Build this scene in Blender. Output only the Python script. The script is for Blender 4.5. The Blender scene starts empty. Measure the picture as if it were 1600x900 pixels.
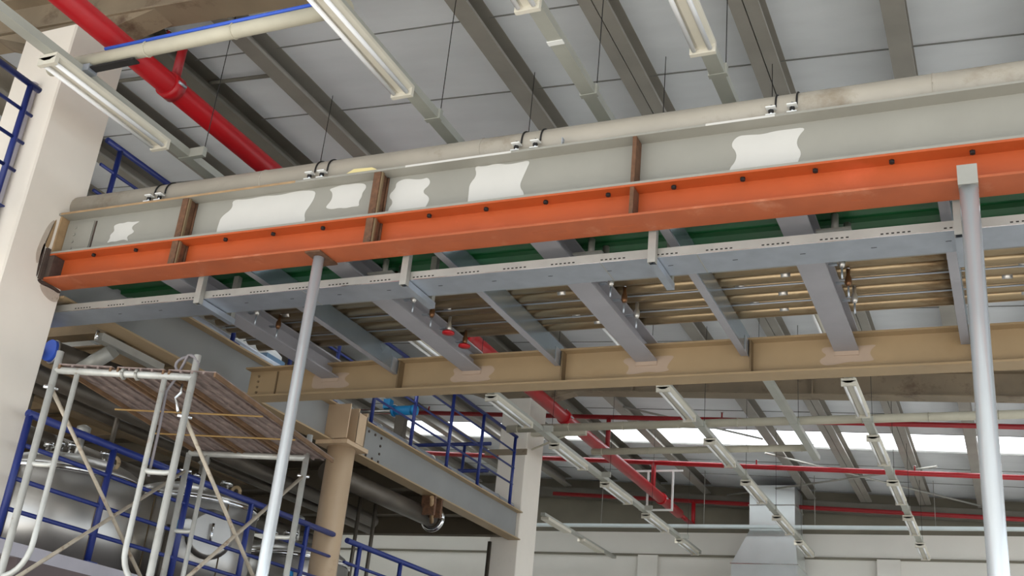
import bpy, math, random
from mathutils import Vector, Matrix
random.seed(7)
scene = bpy.context.scene
col = scene.collection
PI = math.pi

# ------------------------------------------------------------------ camera, world, exposure
F_PX = 1723.65
yaw, pitch, roll = -0.44807788, 0.4030781, 0.10206807
fw = Vector((math.sin(yaw)*math.cos(pitch), math.cos(yaw)*math.cos(pitch), math.sin(pitch)))
r0 = Vector((math.cos(yaw), -math.sin(yaw), 0)); u0 = r0.cross(fw)
rt = math.cos(roll)*r0 + math.sin(roll)*u0
up = -math.sin(roll)*r0 + math.cos(roll)*u0
cam_d = bpy.data.cameras.new('camera'); cam = bpy.data.objects.new('camera', cam_d); col.objects.link(cam)
cam_d.sensor_width = 36.0; cam_d.lens = F_PX/1600*36.0; cam_d.clip_end = 200
m3 = Matrix((rt, up, -fw)).transposed()
cam.matrix_world = Matrix.Translation((0, 0, 1.6)) @ m3.to_4x4()
scene.camera = cam

w = bpy.data.worlds.new('world'); scene.world = w; w.use_nodes = True
bg = w.node_tree.nodes['Background']
bg.inputs[0].default_value = (0.80, 0.90, 1.0, 1); bg.inputs[1].default_value = 1.6
sun_d = bpy.data.lights.new('sun', 'SUN'); sun = bpy.data.objects.new('sun', sun_d); col.objects.link(sun)
sun_d.energy = 10.5; sun_d.angle = math.radians(1.0); sun_d.color = (1.0, .985, .96)
sun.location = (-8, -14, 20)
sun.rotation_euler = Vector((.22, .60, -.77)).to_track_quat('-Z', 'Y').to_euler()
scene.view_settings.view_transform = 'Standard'; scene.view_settings.look = 'None'
scene.view_settings.exposure = 0.15; scene.view_settings.gamma = 1.0
scene.view_settings.use_curve_mapping = False

# ------------------------------------------------------------------ materials
def s2l(c): return tuple(((v/255)/12.92 if v/255 <= .04045 else ((v/255+.055)/1.055)**2.4) for v in c)
MATS = {}
def mat(name, rgb, rough=.6, metal=0., var=.12, scale=6., bump=0., dirt=None, dirt_amt=.0, dirt_scale=3., stretch=(1, 1, 1), spec=.5):
    m = bpy.data.materials.new(name); m.use_nodes = True
    nt = m.node_tree; N = nt.nodes; L = nt.links
    b = N['Principled BSDF']
    b.inputs['Roughness'].default_value = rough; b.inputs['Metallic'].default_value = metal
    b.inputs['Specular IOR Level'].default_value = spec
    c = s2l(rgb)
    tc = N.new('ShaderNodeTexCoord'); mp = N.new('ShaderNodeMapping'); mp.inputs['Scale'].default_value = stretch
    L.new(tc.outputs['Object'], mp.inputs['Vector'])
    n = N.new('ShaderNodeTexNoise'); n.inputs['Scale'].default_value = scale; n.inputs['Detail'].default_value = 5
    L.new(mp.outputs[0], n.inputs['Vector'])
    r = N.new('ShaderNodeValToRGB')
    r.color_ramp.elements[0].position = .3; r.color_ramp.elements[1].position = .72
    r.color_ramp.elements[0].color = tuple(v*(1-var) for v in c)+(1,)
    r.color_ramp.elements[1].color = tuple(min(1, v*(1+var)) for v in c)+(1,)
    L.new(n.outputs['Fac'], r.inputs['Fac'])
    out = r.outputs['Color']
    if dirt:
        n2 = N.new('ShaderNodeTexNoise'); n2.inputs['Scale'].default_value = dirt_scale; n2.inputs['Detail'].default_value = 8
        n2.inputs['Roughness'].default_value = .65
        L.new(mp.outputs[0], n2.inputs['Vector'])
        r2 = N.new('ShaderNodeValToRGB'); r2.color_ramp.elements[0].position = .62-dirt_amt*.3; r2.color_ramp.elements[1].position = .78-dirt_amt*.3
        r2.color_ramp.elements[0].color = (0, 0, 0, 1); r2.color_ramp.elements[1].color = (1, 1, 1, 1)
        L.new(n2.outputs['Fac'], r2.inputs['Fac'])
        mx = N.new('ShaderNodeMixRGB'); mx.inputs[2].default_value = s2l(dirt)+(1,)
        L.new(r2.outputs['Color'], mx.inputs[0]); L.new(out, mx.inputs[1]); out = mx.outputs[0]
    L.new(out, b.inputs['Base Color'])
    if bump:
        bp = N.new('ShaderNodeBump'); bp.inputs['Strength'].default_value = bump; bp.inputs['Distance'].default_value = .01
        L.new(n.outputs['Fac'], bp.inputs['Height']); L.new(bp.outputs[0], b.inputs['Normal'])
    MATS[name] = m
    return m
mat('concrete_floor', (194, 190, 184), .5, var=.06, scale=1.5)
mat('roof_sheet', (224, 227, 230), .55, var=.06, scale=1.2, stretch=(1, 3, 1))
mat('roof_seam', (128, 128, 124), .7)
mat('purlin', (150, 145, 136), .5, metal=.15, var=.1, scale=3)
mat('purlin_dark', (112, 108, 98), .6, var=.12, scale=3)
mat('girder', (138, 122, 100), .6, var=.15, scale=2.5, dirt=(96, 74, 56), dirt_amt=.25)
mat('plaster', (232, 223, 210), .75, var=.035, scale=2.2, dirt=(210, 200, 188), dirt_amt=.1, dirt_scale=1.2)
mat('wall_white', (242, 238, 228), .75, var=.03, scale=1.2)
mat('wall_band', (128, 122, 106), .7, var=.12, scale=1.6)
mat('wall_dim', (150, 138, 120), .8, var=.1, scale=1)
mat('grey_paint', (150, 147, 137), .45, var=.05, scale=3)
mat('patch_paint', (206, 203, 196), .55, var=.02, scale=6)
mat('rust', (104, 72, 50), .8, var=.35, scale=22, dirt=(60, 44, 36), dirt_amt=.3, dirt_scale=14)
mat('scorch', (164, 134, 98), .6, var=.2, scale=9)
mat('soot', (74, 60, 52), .8, var=.3, scale=14)
mat('smudge', (188, 174, 158), .75, var=.1, scale=14, dirt=(150, 130, 112), dirt_amt=.15, dirt_scale=20)
mat('orange_paint', (180, 82, 36), .5, var=.07, scale=3, dirt=(196, 92, 50), dirt_amt=.15, dirt_scale=2)
mat('orange_worn_shaded', (172, 88, 50), .5, var=.1, scale=5, dirt=(192, 122, 90), dirt_amt=.18, dirt_scale=4)  # worn orange of the bottom flange, tinted browner for its shaded underside
mat('galv', (176, 182, 190), .38, metal=.65, var=.08, scale=8)
mat('galv_pole', (226, 231, 234), .22, metal=.5, var=.05, scale=10, stretch=(1, 1, .2))
mat('galv_dull', (166, 164, 156), .5, metal=.35, var=.1, scale=7)
mat('joist', (164, 162, 166), .5, metal=.2, var=.07, scale=4)
mat('joist_galv', (150, 162, 172), .24, metal=.7, var=.12, scale=3)
mat('tan_paint', (166, 142, 108), .5, var=.07, scale=3, dirt=(160, 134, 98), dirt_amt=.15, dirt_scale=1.6)
mat('tan_light', (190, 164, 134), .5, var=.05, scale=2.5, dirt=(150, 118, 88), dirt_amt=.12, dirt_scale=1.4)
mat('tan_patch', (180, 158, 138), .6, var=.03)
mat('tan_dark', (120, 100, 72), .65, var=.15, scale=4)
mat('beam_grey', (136, 136, 134), .45, var=.06, scale=2.5)
mat('duct_grey', (176, 168, 154), .5, metal=.1, var=.07, scale=4, dirt=(140, 126, 106), dirt_amt=.18, dirt_scale=2.2)
mat('steel', (200, 196, 190), .36, metal=.85, var=.08, scale=3, stretch=(1, 1, .25))
mat('warm_steel', (160, 140, 110), .3, metal=.8, var=.22, scale=3.5, stretch=(.35, 1, 1), dirt=(120, 92, 62), dirt_amt=.2, dirt_scale=5)
mat('chrome', (225, 225, 225), .12, metal=1., var=.02)
mat('bracket_white', (236, 236, 232), .4, var=.03)
mat('black', (24, 22, 22), .6, var=.2)
mat('hole', (30, 24, 22), .8, var=.2)
mat('green_deck', (20, 92, 46), .4, var=.25, scale=3, stretch=(.5, 3, 1))
mat('red_paint', (172, 16, 26), .38, var=.08, scale=4)
mat('red_dark', (150, 22, 28), .45, var=.08, scale=4)
mat('blue_paint', (28, 44, 112), .4, var=.12, scale=5)
mat('blue_cable', (52, 92, 200), .45, var=.05)
mat('motor_blue', (40, 150, 214), .4, var=.06)
mat('trunking', (176, 176, 166), .45, metal=.2, var=.07, scale=4)
mat('conduit', (190, 184, 164), .55, var=.07, scale=6)
mat('lamp_body', (214, 208, 192), .45, var=.04)
mat('lamp_tube', (240, 240, 240), .18, var=.01)
mat('lamp_end', (214, 198, 140), .5, var=.05)
mat('scaffold', (198, 197, 190), .42, metal=.35, var=.12, scale=10, dirt=(150, 108, 70), dirt_amt=.1, dirt_scale=7)
mat('brace', (188, 176, 158), .5, metal=.35, var=.15, scale=12, dirt=(130, 98, 70), dirt_amt=.2, dirt_scale=9)
mat('plank', (132, 116, 110), .8, var=.35, scale=26, bump=.4, stretch=(1, .4, 1), dirt=(172, 152, 140), dirt_amt=.12, dirt_scale=18)
mat('plank_rail', (112, 84, 58), .7, var=.25, scale=12)
mat('cord_yellow', (170, 136, 82), .7, var=.1)
mat('cable_grey', (128, 122, 124), .6, var=.1)
mat('kerb', (176, 172, 180), .6, var=.06)
mat('platform', (98, 86, 86), .75, var=.12, scale=3)
mat('mezz_slab', (92, 82, 66), .8, var=.18, scale=1.5)
mat('dark_pipe', (92, 84, 74), .45, metal=.4, var=.2, scale=4)
mat('blue_panel', (118, 150, 178), .5, var=.08)
mat('duct_silver', (206, 210, 208), .3, metal=.7, var=.06, scale=2)
mat('white_tray', (220, 230, 230), .45, var=.03)
mat('valve_brass', (120, 84, 56), .35, metal=.7, var=.15)
mat('rope_tag', (214, 206, 120), .6, var=.05)
# translucent skylight sheet
m = bpy.data.materials.new('skylight_sheet'); m.use_nodes = True; nt = m.node_tree
for n_ in list(nt.nodes):
    if n_.type != 'OUTPUT_MATERIAL': nt.nodes.remove(n_)
o_ = [n_ for n_ in nt.nodes if n_.type == 'OUTPUT_MATERIAL'][0]
t_ = nt.nodes.new('ShaderNodeBsdfTranslucent'); t_.inputs[0].default_value = (.97, .99, 1, 1)
t2_ = nt.nodes.new('ShaderNodeBsdfTransparent'); mx_ = nt.nodes.new('ShaderNodeMixShader'); mx_.inputs[0].default_value = .45
nt.links.new(t_.outputs[0], mx_.inputs[1]); nt.links.new(t2_.outputs[0], mx_.inputs[2]); nt.links.new(mx_.outputs[0], o_.inputs[0])
MATS['skylight_sheet'] = m

# ------------------------------------------------------------------ mesh helpers (all coordinates in metres, world space)
class MB:
    def __init__(s): s.v = []; s.f = []; s.sm = []
    def face(s, idx, smooth=False): s.f.append(idx); s.sm.append(smooth)
    def box(s, x0, x1, y0, y1, z0, z1, sx=0.):   # sx: rise of z per metre of x
        b = len(s.v)
        for z in (z0, z1):
            for y in (y0, y1):
                for x in (x0, x1): s.v.append((x, y, z+sx*x))
        for q in ((0, 2, 3, 1), (4, 5, 7, 6), (0, 1, 5, 4), (2, 6, 7, 3), (0, 4, 6, 2), (1, 3, 7, 5)):
            s.face(tuple(b+i for i in q))
        return s
    def cyl(s, p, q, r, n=12, r2=None, cap=True):
        p = Vector(p); q = Vector(q); d = (q-p).normalized(); r2 = r if r2 is None else r2
        a = Vector((0, 0, 1)) if abs(d.z) < .9 else Vector((1, 0, 0))
        u = d.cross(a).normalized(); v = d.cross(u)
        b = len(s.v)
        for c, rr in ((p, r), (q, r2)):
            for i in range(n):
                t = 2*PI*i/n; s.v.append(tuple(c+rr*(math.cos(t)*u+math.sin(t)*v)))
        for i in range(n):
            j = (i+1) % n; s.face((b+i, b+n+i, b+n+j, b+j), True)
        if cap:
            s.face(tuple(b+i for i in range(n))); s.face(tuple(b+n+i for i in reversed(range(n))))
        return s
    def tube(s, pts, r, n=10):
        pts = [Vector(p) for p in pts]; b = len(s.v); k = len(pts); prev = None
        for i, p in enumerate(pts):
            d = (pts[min(i+1, k-1)]-pts[max(i-1, 0)]).normalized()
            if prev is None:
                a = Vector((0, 0, 1)) if abs(d.z) < .9 else Vector((1, 0, 0)); u = d.cross(a).normalized()
            else: u = (prev-d*prev.dot(d)).normalized()
            prev = u; v = d.cross(u)
            for j in range(n):
                t = 2*PI*j/n; s.v.append(tuple(p+r*(math.cos(t)*u+math.sin(t)*v)))
        for i in range(k-1):
            for j in range(n):
                j2 = (j+1) % n; s.face((b+i*n+j, b+(i+1)*n+j, b+(i+1)*n+j2, b+i*n+j2), True)
        s.face(tuple(b+j for j in range(n))); s.face(tuple(b+(k-1)*n+j for j in reversed(range(n))))
        return s
    def extr(s, prof, axis, a, b_, sx=0.):
        # prof: 2-D outline; axis 'x': (y,z) swept in x; 'y': (x,z) swept in y; 'z': (x,y)
        b = len(s.v); n = len(prof)
        for t in (a, b_):
            for (p, q) in prof:
                v = {'x': (t, p, q), 'y': (p, t, q), 'z': (p, q, t)}[axis]
                s.v.append((v[0], v[1], v[2]+sx*v[0]))
        for i in range(n):
            j = (i+1) % n; s.face((b+i, b+j, b+n+j, b+n+i))
        s.face(tuple(b+i for i in reversed(range(n)))); s.face(tuple(b+n+i for i in range(n)))
        return s
    def lathe(s, prof, c, n=32):
        b = len(s.v); k = len(prof)
        for r, z in prof:
            for i in range(n):
                t = 2*PI*i/n; s.v.append((c[0]+r*math.cos(t), c[1]+r*math.sin(t), c[2]+z))
        for a in range(k-1):
            for i in range(n):
                j = (i+1) % n; s.face((b+a*n+i, b+a*n+j, b+(a+1)*n+j, b+(a+1)*n+i), True)
        s.face(tuple(b+i for i in reversed(range(n)))); s.face(tuple(b+(k-1)*n+i for i in range(n)))
        return s
    def ring(s, c, axis, R, r, n=24, k=8, a0=0., a1=2*PI):
        ax = Vector(axis).normalized(); t = Vector((0, 0, 1)) if abs(ax.z) < .9 else Vector((1, 0, 0))
        u = ax.cross(t).normalized(); v = ax.cross(u)
        pts = [tuple(Vector(c)+R*(math.cos(a0+(a1-a0)*i/n)*u+math.sin(a0+(a1-a0)*i/n)*v)) for i in range(n+1)]
        return s.tube(pts, r, k)
def ibeam_prof(c, zb, zt, wd, tw, tf):
    h = wd/2; t = tw/2
    return [(c-h, zb), (c+h, zb), (c+h, zb+tf), (c+t, zb+tf), (c+t, zt-tf), (c+h, zt-tf), (c+h, zt), (c-h, zt), (c-h, zt-tf), (c-t, zt-tf), (c-t, zb+tf), (c-h, zb+tf)]

def tag(o, label=None, cat=None, group=None, kind=None):
    if label: o['label'] = label
    if cat: o['category'] = cat
    if group: o['group'] = group
    if kind: o['kind'] = kind
    return o
def wpos(o):
    p = Vector((0, 0, 0))
    while o is not None: p += o.location; o = o.parent
    return p
def thing(name, loc, label=None, cat=None, group=None, kind=None):
    o = bpy.data.objects.new(name, None); col.objects.link(o); o.location = loc; o.empty_display_size = .1
    return tag(o, label, cat, group, kind)
def obj(name, mb, material, parent=None, label=None, cat=None, group=None, kind=None, base=None):
    me = bpy.data.meshes.new(name)
    if base is None:
        xs, ys, zs_ = zip(*mb.v); base = ((min(xs)+max(xs))/2, (min(ys)+max(ys))/2, min(zs_))
    B = Vector(base)
    me.from_pydata([tuple(Vector(p)-B) for p in mb.v], [], mb.f)
    for p, sflag in zip(me.polygons, mb.sm): p.use_smooth = sflag
    me.materials.append(MATS[material]); me.update()
    o = bpy.data.objects.new(name, me); col.objects.link(o)
    if parent is not None:
        o.parent = parent; o.location = B-wpos(parent)
    else: o.location = B
    return tag(o, label, cat, group, kind)
def bx(*a, **k): return MB().box(*a, **k)
def cy(*a, **k): return MB().cyl(*a, **k)
def xb(*a, **k): return MB().extr(*a, **k)

# ------------------------------------------------------------------ the hall
SL = -.055
def zs(x): return 6.97+SL*(x+6)          # underside of the roof sheet
SK = [(17.15, 18.15), (8.35, 9.35)]  # second strip: unseen skylight, added for top light on the pipes and deck
floor = obj('floor', bx(-16, 22, -22, 22, -.2, 0), 'concrete_floor', kind='structure')
ceil = thing('ceiling', (-4, 8, 6.97), kind='structure')
X0, X1 = -14.0, 6.5
Z6 = 6.97+SL*6
y = -2.85
edges = []
while y < 22.5:
    edges.append(round(y, 2)); y += 1.0
edges = sorted(set([e for e in edges if not any(a < e < b for a, b in SK)]+[v for s in SK for v in s]))
for a, b in zip(edges[:-1], edges[1:]):
    if any(abs(a-s[0]) < .01 for s in SK): continue
    obj('roof_panel', bx(X0, X1, a+.004, b-.004, Z6, Z6+.06, sx=SL), 'roof_sheet', ceil)
for e in edges[1:-1]:
    obj('panel_joint', bx(X0, X1, e-.005, e+.005, Z6-.008, Z6+.05, sx=SL), 'roof_seam', ceil)
PX = [(-12.4, 1), (-11.4, 1), (-10.4, 1), (-9.35, 1), (-8.35, 1), (-7.35, 1), (-6.3, 1), (-5.42, 1), (-3.42, 1), (-2.44, 2), (-1.42, 2), (-.47, 1), (.55, 1), (1.6, 1), (2.7, 1), (3.9, 1), (5.2, 1)]
for i, (a, b) in enumerate(SK):
    wd = thing('window_%d' % (i+1), (-4, (a+b)/2, 6.9), kind='structure')
    xs = [X0]+[p[0] for p in PX]+[X1]
    for p, q in zip(xs[:-1], xs[1:]):
        obj('skylight_pane', bx(p+.004, q-.004, a, b, Z6+.02, Z6+.026, sx=SL), 'skylight_sheet', wd)

obj('wall_left', bx(-14.3, -14, -2.9, 21.6, 0, 7.6), 'wall_white', kind='structure')
wb = thing('wall_back', (-4, 21.35, 0), kind='structure')
obj('lower_wall', bx(-14, 6.5, 21.2, 21.5, 0, 6.02), 'wall_white', wb)
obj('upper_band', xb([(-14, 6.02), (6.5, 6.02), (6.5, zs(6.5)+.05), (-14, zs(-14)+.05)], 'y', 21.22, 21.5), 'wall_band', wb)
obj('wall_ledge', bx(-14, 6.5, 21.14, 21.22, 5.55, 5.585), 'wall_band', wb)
for x in (-9.6, -6.6, -2.1, 1.6):
    obj('wall_pilaster', bx(x-.2, x+.2, 21.08, 21.14, 0, 5.55), 'wall_white', wb)
obj('eave_beam', bx(-14, 6.5, 21.0, 21.18, Z6-.42, Z6-.22, sx=SL), 'purlin_dark', wb)

# purlins along the hall
PL = {-12.4: 'grey roof purlin nearest the left wall of the hall', -11.4: 'grey roof purlin second from the left wall of the hall', -10.4: 'grey roof purlin far left above the mezzanine, behind the white column',
      -9.35: 'grey roof purlin above the light blue motor on the mezzanine', -8.35: 'grey roof purlin above the middle of the left mezzanine', -7.35: 'grey roof purlin left of the white columns, above the blue railing',
      -6.3: 'brownish roof purlin running close along the left side of the red main pipe', -5.42: 'grey roof purlin just right of the red main pipe', -3.42: 'wide grey roof purlin between the bare trunking and the twin-tube lamp trunking',
      -2.44: 'double channel roof purlin right of the bare trunking without lamp', -1.42: 'double channel roof purlin right of the lamp in the upper right', -.47: 'grey roof purlin rightmost of those above the big grey pipe',
      .55: 'grey roof purlin outside right of the galvanised pole', 1.6: 'second roof purlin outside right of the galvanised pole', 2.7: 'third roof purlin outside right of the galvanised pole', 3.9: 'roof purlin second from the right eave', 5.2: 'roof purlin next to the right eave'}
for x, k in PX:
    zb = zs(x)-.2; zt = zs(x)-.004
    t = thing('roof_purlin', (x, 9, zb), PL[x], 'purlin', 'roof purlins')
    mt = 'purlin_dark' if x == -6.3 else 'purlin'
    if k == 1:
        h = .075
        obj('purlin_channel', xb([(x-h, zb), (x+h, zb), (x+h, zb+.03), (x+h-.006, zb+.03), (x+h-.006, zb+.006), (x-h+.006, zb+.006), (x-h+.006, zt-.006), (x+h, zt-.006), (x+h, zt), (x-h, zt)], 'y', -2.8, 21.0), mt, t)
    else:
        for sgn in (-1, 1):
            a = x+sgn*.004; b = x+sgn*.1
            pr_ = [(a, zb), (b, zb), (b, zb+.03), (b-sgn*.006, zb+.03), (b-sgn*.006, zb+.006), (a+sgn*.006, zb+.006), (a+sgn*.006, zt-.006), (b, zt-.006), (b, zt), (a, zt)]
            if sgn < 0: pr_ = pr_[::-1]
            obj('purlin_channel', xb(pr_, 'y', -2.8, 21.0), mt, t)
# sag rods between purlins (thin dark ties)
for (xa, xb_, yy, lab) in ((-6.3, -5.42, 6.35, 'thin dark tie rod between two purlins beside the red main pipe'), (-7.35, -6.3, 6.15, 'short greenish tie angle between purlins behind the white column')):
    obj('tie_rod', cy((xa+.08, yy, zs(xa)-.12), (xb_-.08, yy, zs(xb_)-.12), .018, 8), 'purlin_dark', label=lab, cat='tie rod')
# roof bracing rods
for p, q, lab in (((-3.63, 17.73), (-.5, 20.7), 'thin steel bracing rod falling to the right under the far roof'), ((-5.0, 20.9), (-1.02, 18.05), 'thin steel bracing rod rising to the right under the far roof'), ((-5.3, 15.35), (-3.5, 16.9), 'dark bracing rod right of the red main behind the tan beam')):
    obj('bracing_rod', cy((p[0], p[1], zs(p[0])-.225), (q[0], q[1], zs(q[0])-.225-(.03 if 'rising' in lab else 0)), .017, 8), 'galv_dull', label=lab, cat='rod')

# main girders across the hall on the columns
for y0, lab in ((4.95, 'brown roof girder resting on the near white column'), (13.75, 'brown roof girder resting on the far white column')):
    t = thing('roof_girder', (-4, y0, 6.4), lab, 'girder')
    zz = 6.42-.055*6
    obj('girder_beam', xb(ibeam_prof(y0, zz, zz+.34, .24, .012, .016), 'x', -13.9, 6.3, sx=-.055), 'girder', t)
    for x in (-11, -8.5, -4.6, -2.2, .4, 3):
        z = zz-.055*x
        obj('girder_stiffener', bx(x-.008, x+.008, y0-.11, y0-.007, z+.017, z+.32), 'girder', t)
    obj('haunch', xb([(-6.5, 6.26), (-6.0, 6.26), (-5.4, 6.40), (-7.1, 6.47)], 'y', y0-.1, y0+.1), 'girder', t)

# columns
for (xa, xb_, ya, yb, zt, lab) in ((-6.5, -6.0, 4.69, 5.2, 6.255, 'tall cream plastered column at the left edge carrying the orange beam'), (-6.42, -6.0, 13.46, 14.04, 6.255, 'cream plastered column in the middle distance at the end of the blue railing')):
    t = thing('plaster_column', ((xa+xb_)/2, (ya+yb)/2, 0), lab, 'column')
    c = .012
    obj('shaft', xb([(xa+c, ya), (xb_-c, ya), (xb_, ya+c), (xb_, yb-c), (xb_-c, yb), (xa+c, yb), (xa, yb-c), (xa, ya+c)], 'z', 0, zt), 'plaster', t)
    if ya < 10: near_column = t
    if ya > 10:
        obj('ledge_band', bx(xa-.2, xb_+.012, ya-.02, ya-.001, 5.44, 5.52), 'girder', t)
        obj('wall_conduit', cy((xa+.02, ya-.03, 0), (xa+.02, ya-.03, 4.25), .028, 8), 'dark_pipe', t)

obj('upper_duct', cy((-6.85, 2.2, 6.08), (-6.85, 5.0, 6.08), .1, 18), 'duct_grey', label='thick grey-tan pipe behind the blue railing at the upper left edge', cat='pipe')
obj('upper_duct', cy((-6.75, 2.2, 5.78), (-6.75, 4.9, 5.78), .07, 18), 'duct_grey', label='thinner grey-tan pipe below the thick one at the upper left edge', cat='pipe')
obj('column_conduit', cy((-6.21, 4.655, 2.0), (-6.21, 4.655, 5.75), .03, 12), 'kerb', label='pale lavender conduit up the front of the near cream column', cat='conduit')
# ------------------------------------------------------------------ the big beam in front: grey beam bolted on the orange beam
BL_, BR_ = -5.999, 3.2
t = thing('grey_beam', (-1.5, 5.1, 4.515), 'light grey painted steel beam with white paint patches on top of the orange beam', 'beam')
obj('web_and_flanges', xb(ibeam_prof(5.1, 4.527, 4.845, .2, .01, .014), 'x', BL_, BR_), 'grey_paint', t)
random.seed(3)
def blob(xc, zc, pts, yy, name='paint_patch', matn='patch_paint', par=None, th=.0012):
    for _ in range(2):
        np_ = []
        for i in range(len(pts)):
            a, c = pts[i], pts[(i+1) % len(pts)]
            np_ += [(a[0]*.75+c[0]*.25, a[1]*.75+c[1]*.25), (a[0]*.25+c[0]*.75, a[1]*.25+c[1]*.75)]
        pts = np_
    b = MB(); n = len(pts)
    for d in (yy, yy-th):
        for px, pz in pts: b.v.append((xc+px, d, zc+pz))
    b.face(tuple(range(n))); b.face(tuple(n+i for i in reversed(range(n))))
    for i in range(n): b.face((i, (i+1) % n, n+(i+1) % n, n+i)[::-1])
    return obj(name, b, matn, par)
def rough_rect(x0, x1, z0, z1, wob, n=9, slant=0.):
    pts = []
    for i in range(n): pts.append((x0+(x1-x0)*i/(n-1)+slant*0, z0+random.uniform(-wob, wob)*.4))
    for i in range(1, n): pts.append((x1+random.uniform(-wob, wob)+slant*i/(n-1), z0+(z1-z0)*i/(n-1)))
    for i in range(1, n): pts.append((x1+slant+(x0-x1-.0)*i/(n-1), z1+random.uniform(-wob, wob)*.3))
    for i in range(1, n-1): pts.append((x0+slant*(n-1-i)/(n-1)+random.uniform(-wob, wob), z1+(z0-z1)*i/(n-1)))
    return pts
YW = 5.0945
for (a, b_, c, d, wob, sl) in ((-5.58, -5.38, 4.62, 4.755, .03, .03), (-4.62, -3.98, 4.545, 4.815, .035, .06), (-3.80, -3.55, 4.66, 4.815, .03, 0), (-3.33, -3.10, 4.56, 4.80, .03, .02), (-2.80, -2.44, 4.545, 4.825, .03, .02), (-1.22, -.88, 4.545, 4.80, .025, .02)):
    blob(0, 0, rough_rect(a, b_, c, d, wob*1.3, 6, sl), YW, par=t)
# flange touch-up stripes at the top flange, welded cleats and stiffeners
for a, b_ in ((-3.2, -2.5), (-1.35, -.98)):
    obj('flange_paint', bx(a, b_, 4.9985, 4.9998, 4.8312, 4.8448), 'patch_paint', t)
obj('end_plate', bx(-5.999, -5.985, 5.02, 5.093, 4.55, 4.83), 'scorch', t)
obj('splice_plate', bx(-5.98, -5.74, 5.086, 5.0945, 4.57, 4.80), 'grey_paint', t)
obj('dark_seam', bx(-5.73, -5.718, 5.090, 5.0945, 4.56, 4.80), 'soot', t)
for i in range(4): obj('plate_bolt', cy((-5.9, 5.078, 4.6+i*.055), (-5.9, 5.087, 4.6+i*.055), .012, 8), 'grey_paint', t)
obj('scorched_flange', bx(-5.98, -4.0, 4.9982, 4.9996, 4.8305, 4.8455), 'scorch', t)
for x, wdt in ((-4.87, .1), (-3.39, .085), (-1.748, .022)):
    if wdt > .05:
        obj('stiffener', bx(x-.03, x+.018, 5.006, 5.094, 4.542, 4.83), 'rust', t)
        obj('stiffener_lip', bx(x+.018, x+.03, 5.012, 5.03, 4.542, 4.83), 'tan_dark', t)
        obj('weld_bead', cy((x+.026, 5.088, 4.542+.004), (x+.026, 5.088, 4.83-.004), .008, 8), 'rust', t)
    else:
        obj('stiffener', bx(x-.011, x+.011, 5.002, 5.094, 4.542, 4.83), 'rust', t)
obj('folded_tab', MB().extr([(-3.62, 4.846), (-3.40, 4.846), (-3.44, 4.866), (-3.57, 4.872)], 'y', 5.0, 5.03), 'lamp_end', t)

def smear(pts, par, matn):
    for _ in range(2):
        q = []
        for i in range(len(pts)):
            a, c = pts[i], pts[(i+1) % len(pts)]
            q += [(a[0]*.75+c[0]*.25, a[1]*.75+c[1]*.25), (a[0]*.25+c[0]*.75, a[1]*.25+c[1]*.75)]
        pts = q
    b = MB(); n = len(pts)
    for d in (-6.0, -5.9988):
        for py, pz in pts: b.v.append((d, py, pz))
    b.face(tuple(reversed(range(n)))); b.face(tuple(n+i for i in range(n)))
    for i in range(n): b.face((i, (i+1) % n, n+(i+1) % n, n+i))
    obj('burn_mark', b, matn, par)
smear([(4.96, 4.335), (5.19, 4.335), (5.19, 4.30), (5.1, 4.312), (5.0, 4.30)], near_column, 'soot')
smear([(5.0, 4.312), (5.19, 4.315), (5.196, 4.25), (5.15, 4.225), (5.08, 4.235), (5.02, 4.27)], near_column, 'smudge')
smear([(4.90, 4.48), (4.945, 4.40), (4.96, 4.62), (4.99, 4.80), (4.94, 4.74), (4.91, 4.6)], near_column, 'smudge')
smear([(4.985, 4.56), (4.998, 4.60), (4.998, 4.80), (4.98, 4.78), (4.965, 4.68), (4.95, 4.58)], near_column, 'scorch')
smear([(4.955, 4.34), (4.968, 4.34), (4.968, 4.57), (4.945, 4.60), (4.94, 4.5)], near_column, 'soot')
t = thing('orange_beam', (-1.5, 5.1, 4.335), 'bright orange painted steel beam under the grey beam', 'beam')
obj('web_and_top_flange', xb([(5.0, 4.514), (5.095, 4.514), (5.095, 4.348), (5.105, 4.348), (5.105, 4.514), (5.2, 4.514), (5.2, 4.5265), (5.0, 4.5265)], 'x', BL_, BR_), 'orange_paint', t)
obj('bottom_flange', bx(BL_, BR_, 5.0, 5.2, 4.335, 4.348), 'orange_worn_shaded', t)
for x, wdt in ((-4.87, .1), (-3.39, .085), (-1.748, .022)):
    if wdt > .05:
        obj('stiffener', bx(x-.03, x+.018, 5.002, 5.094, 4.3485, 4.513), 'rust', t)
        obj('stiffener_lip', bx(x+.018, x+.03, 5.012, 5.03, 4.3485, 4.513), 'tan_dark', t)
        obj('weld_bead', cy((x+.026, 5.088, 4.3485+.004), (x+.026, 5.088, 4.513-.004), .008, 8), 'rust', t)
    else:
        obj('stiffener', bx(x-.011, x+.011, 5.002, 5.094, 4.3485, 4.513), 'rust', t)
xx = -5.62
while xx < 3.0:
    if min(abs(xx-s) for s in (-4.87, -3.39, -1.748)) > .07:
        bo = obj('flange_bolt', cy((xx, 5.05, 4.497), (xx, 5.05, 4.5145), .014, 6), 'hole', t)
        obj('bolt_tip', cy((xx, 5.05, 4.542), (xx, 5.05, 4.556), .008, 6), 'hole', bo)
    xx += .372
obj('anchor_plate', bx(-5.999, -5.93, 5.0, 5.19, 4.349, 4.512), 'soot', t)
obj('anchor_plate', bx(-5.999, -5.975, 4.97, 4.999, 4.33, 4.56), 'soot', t)
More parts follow.
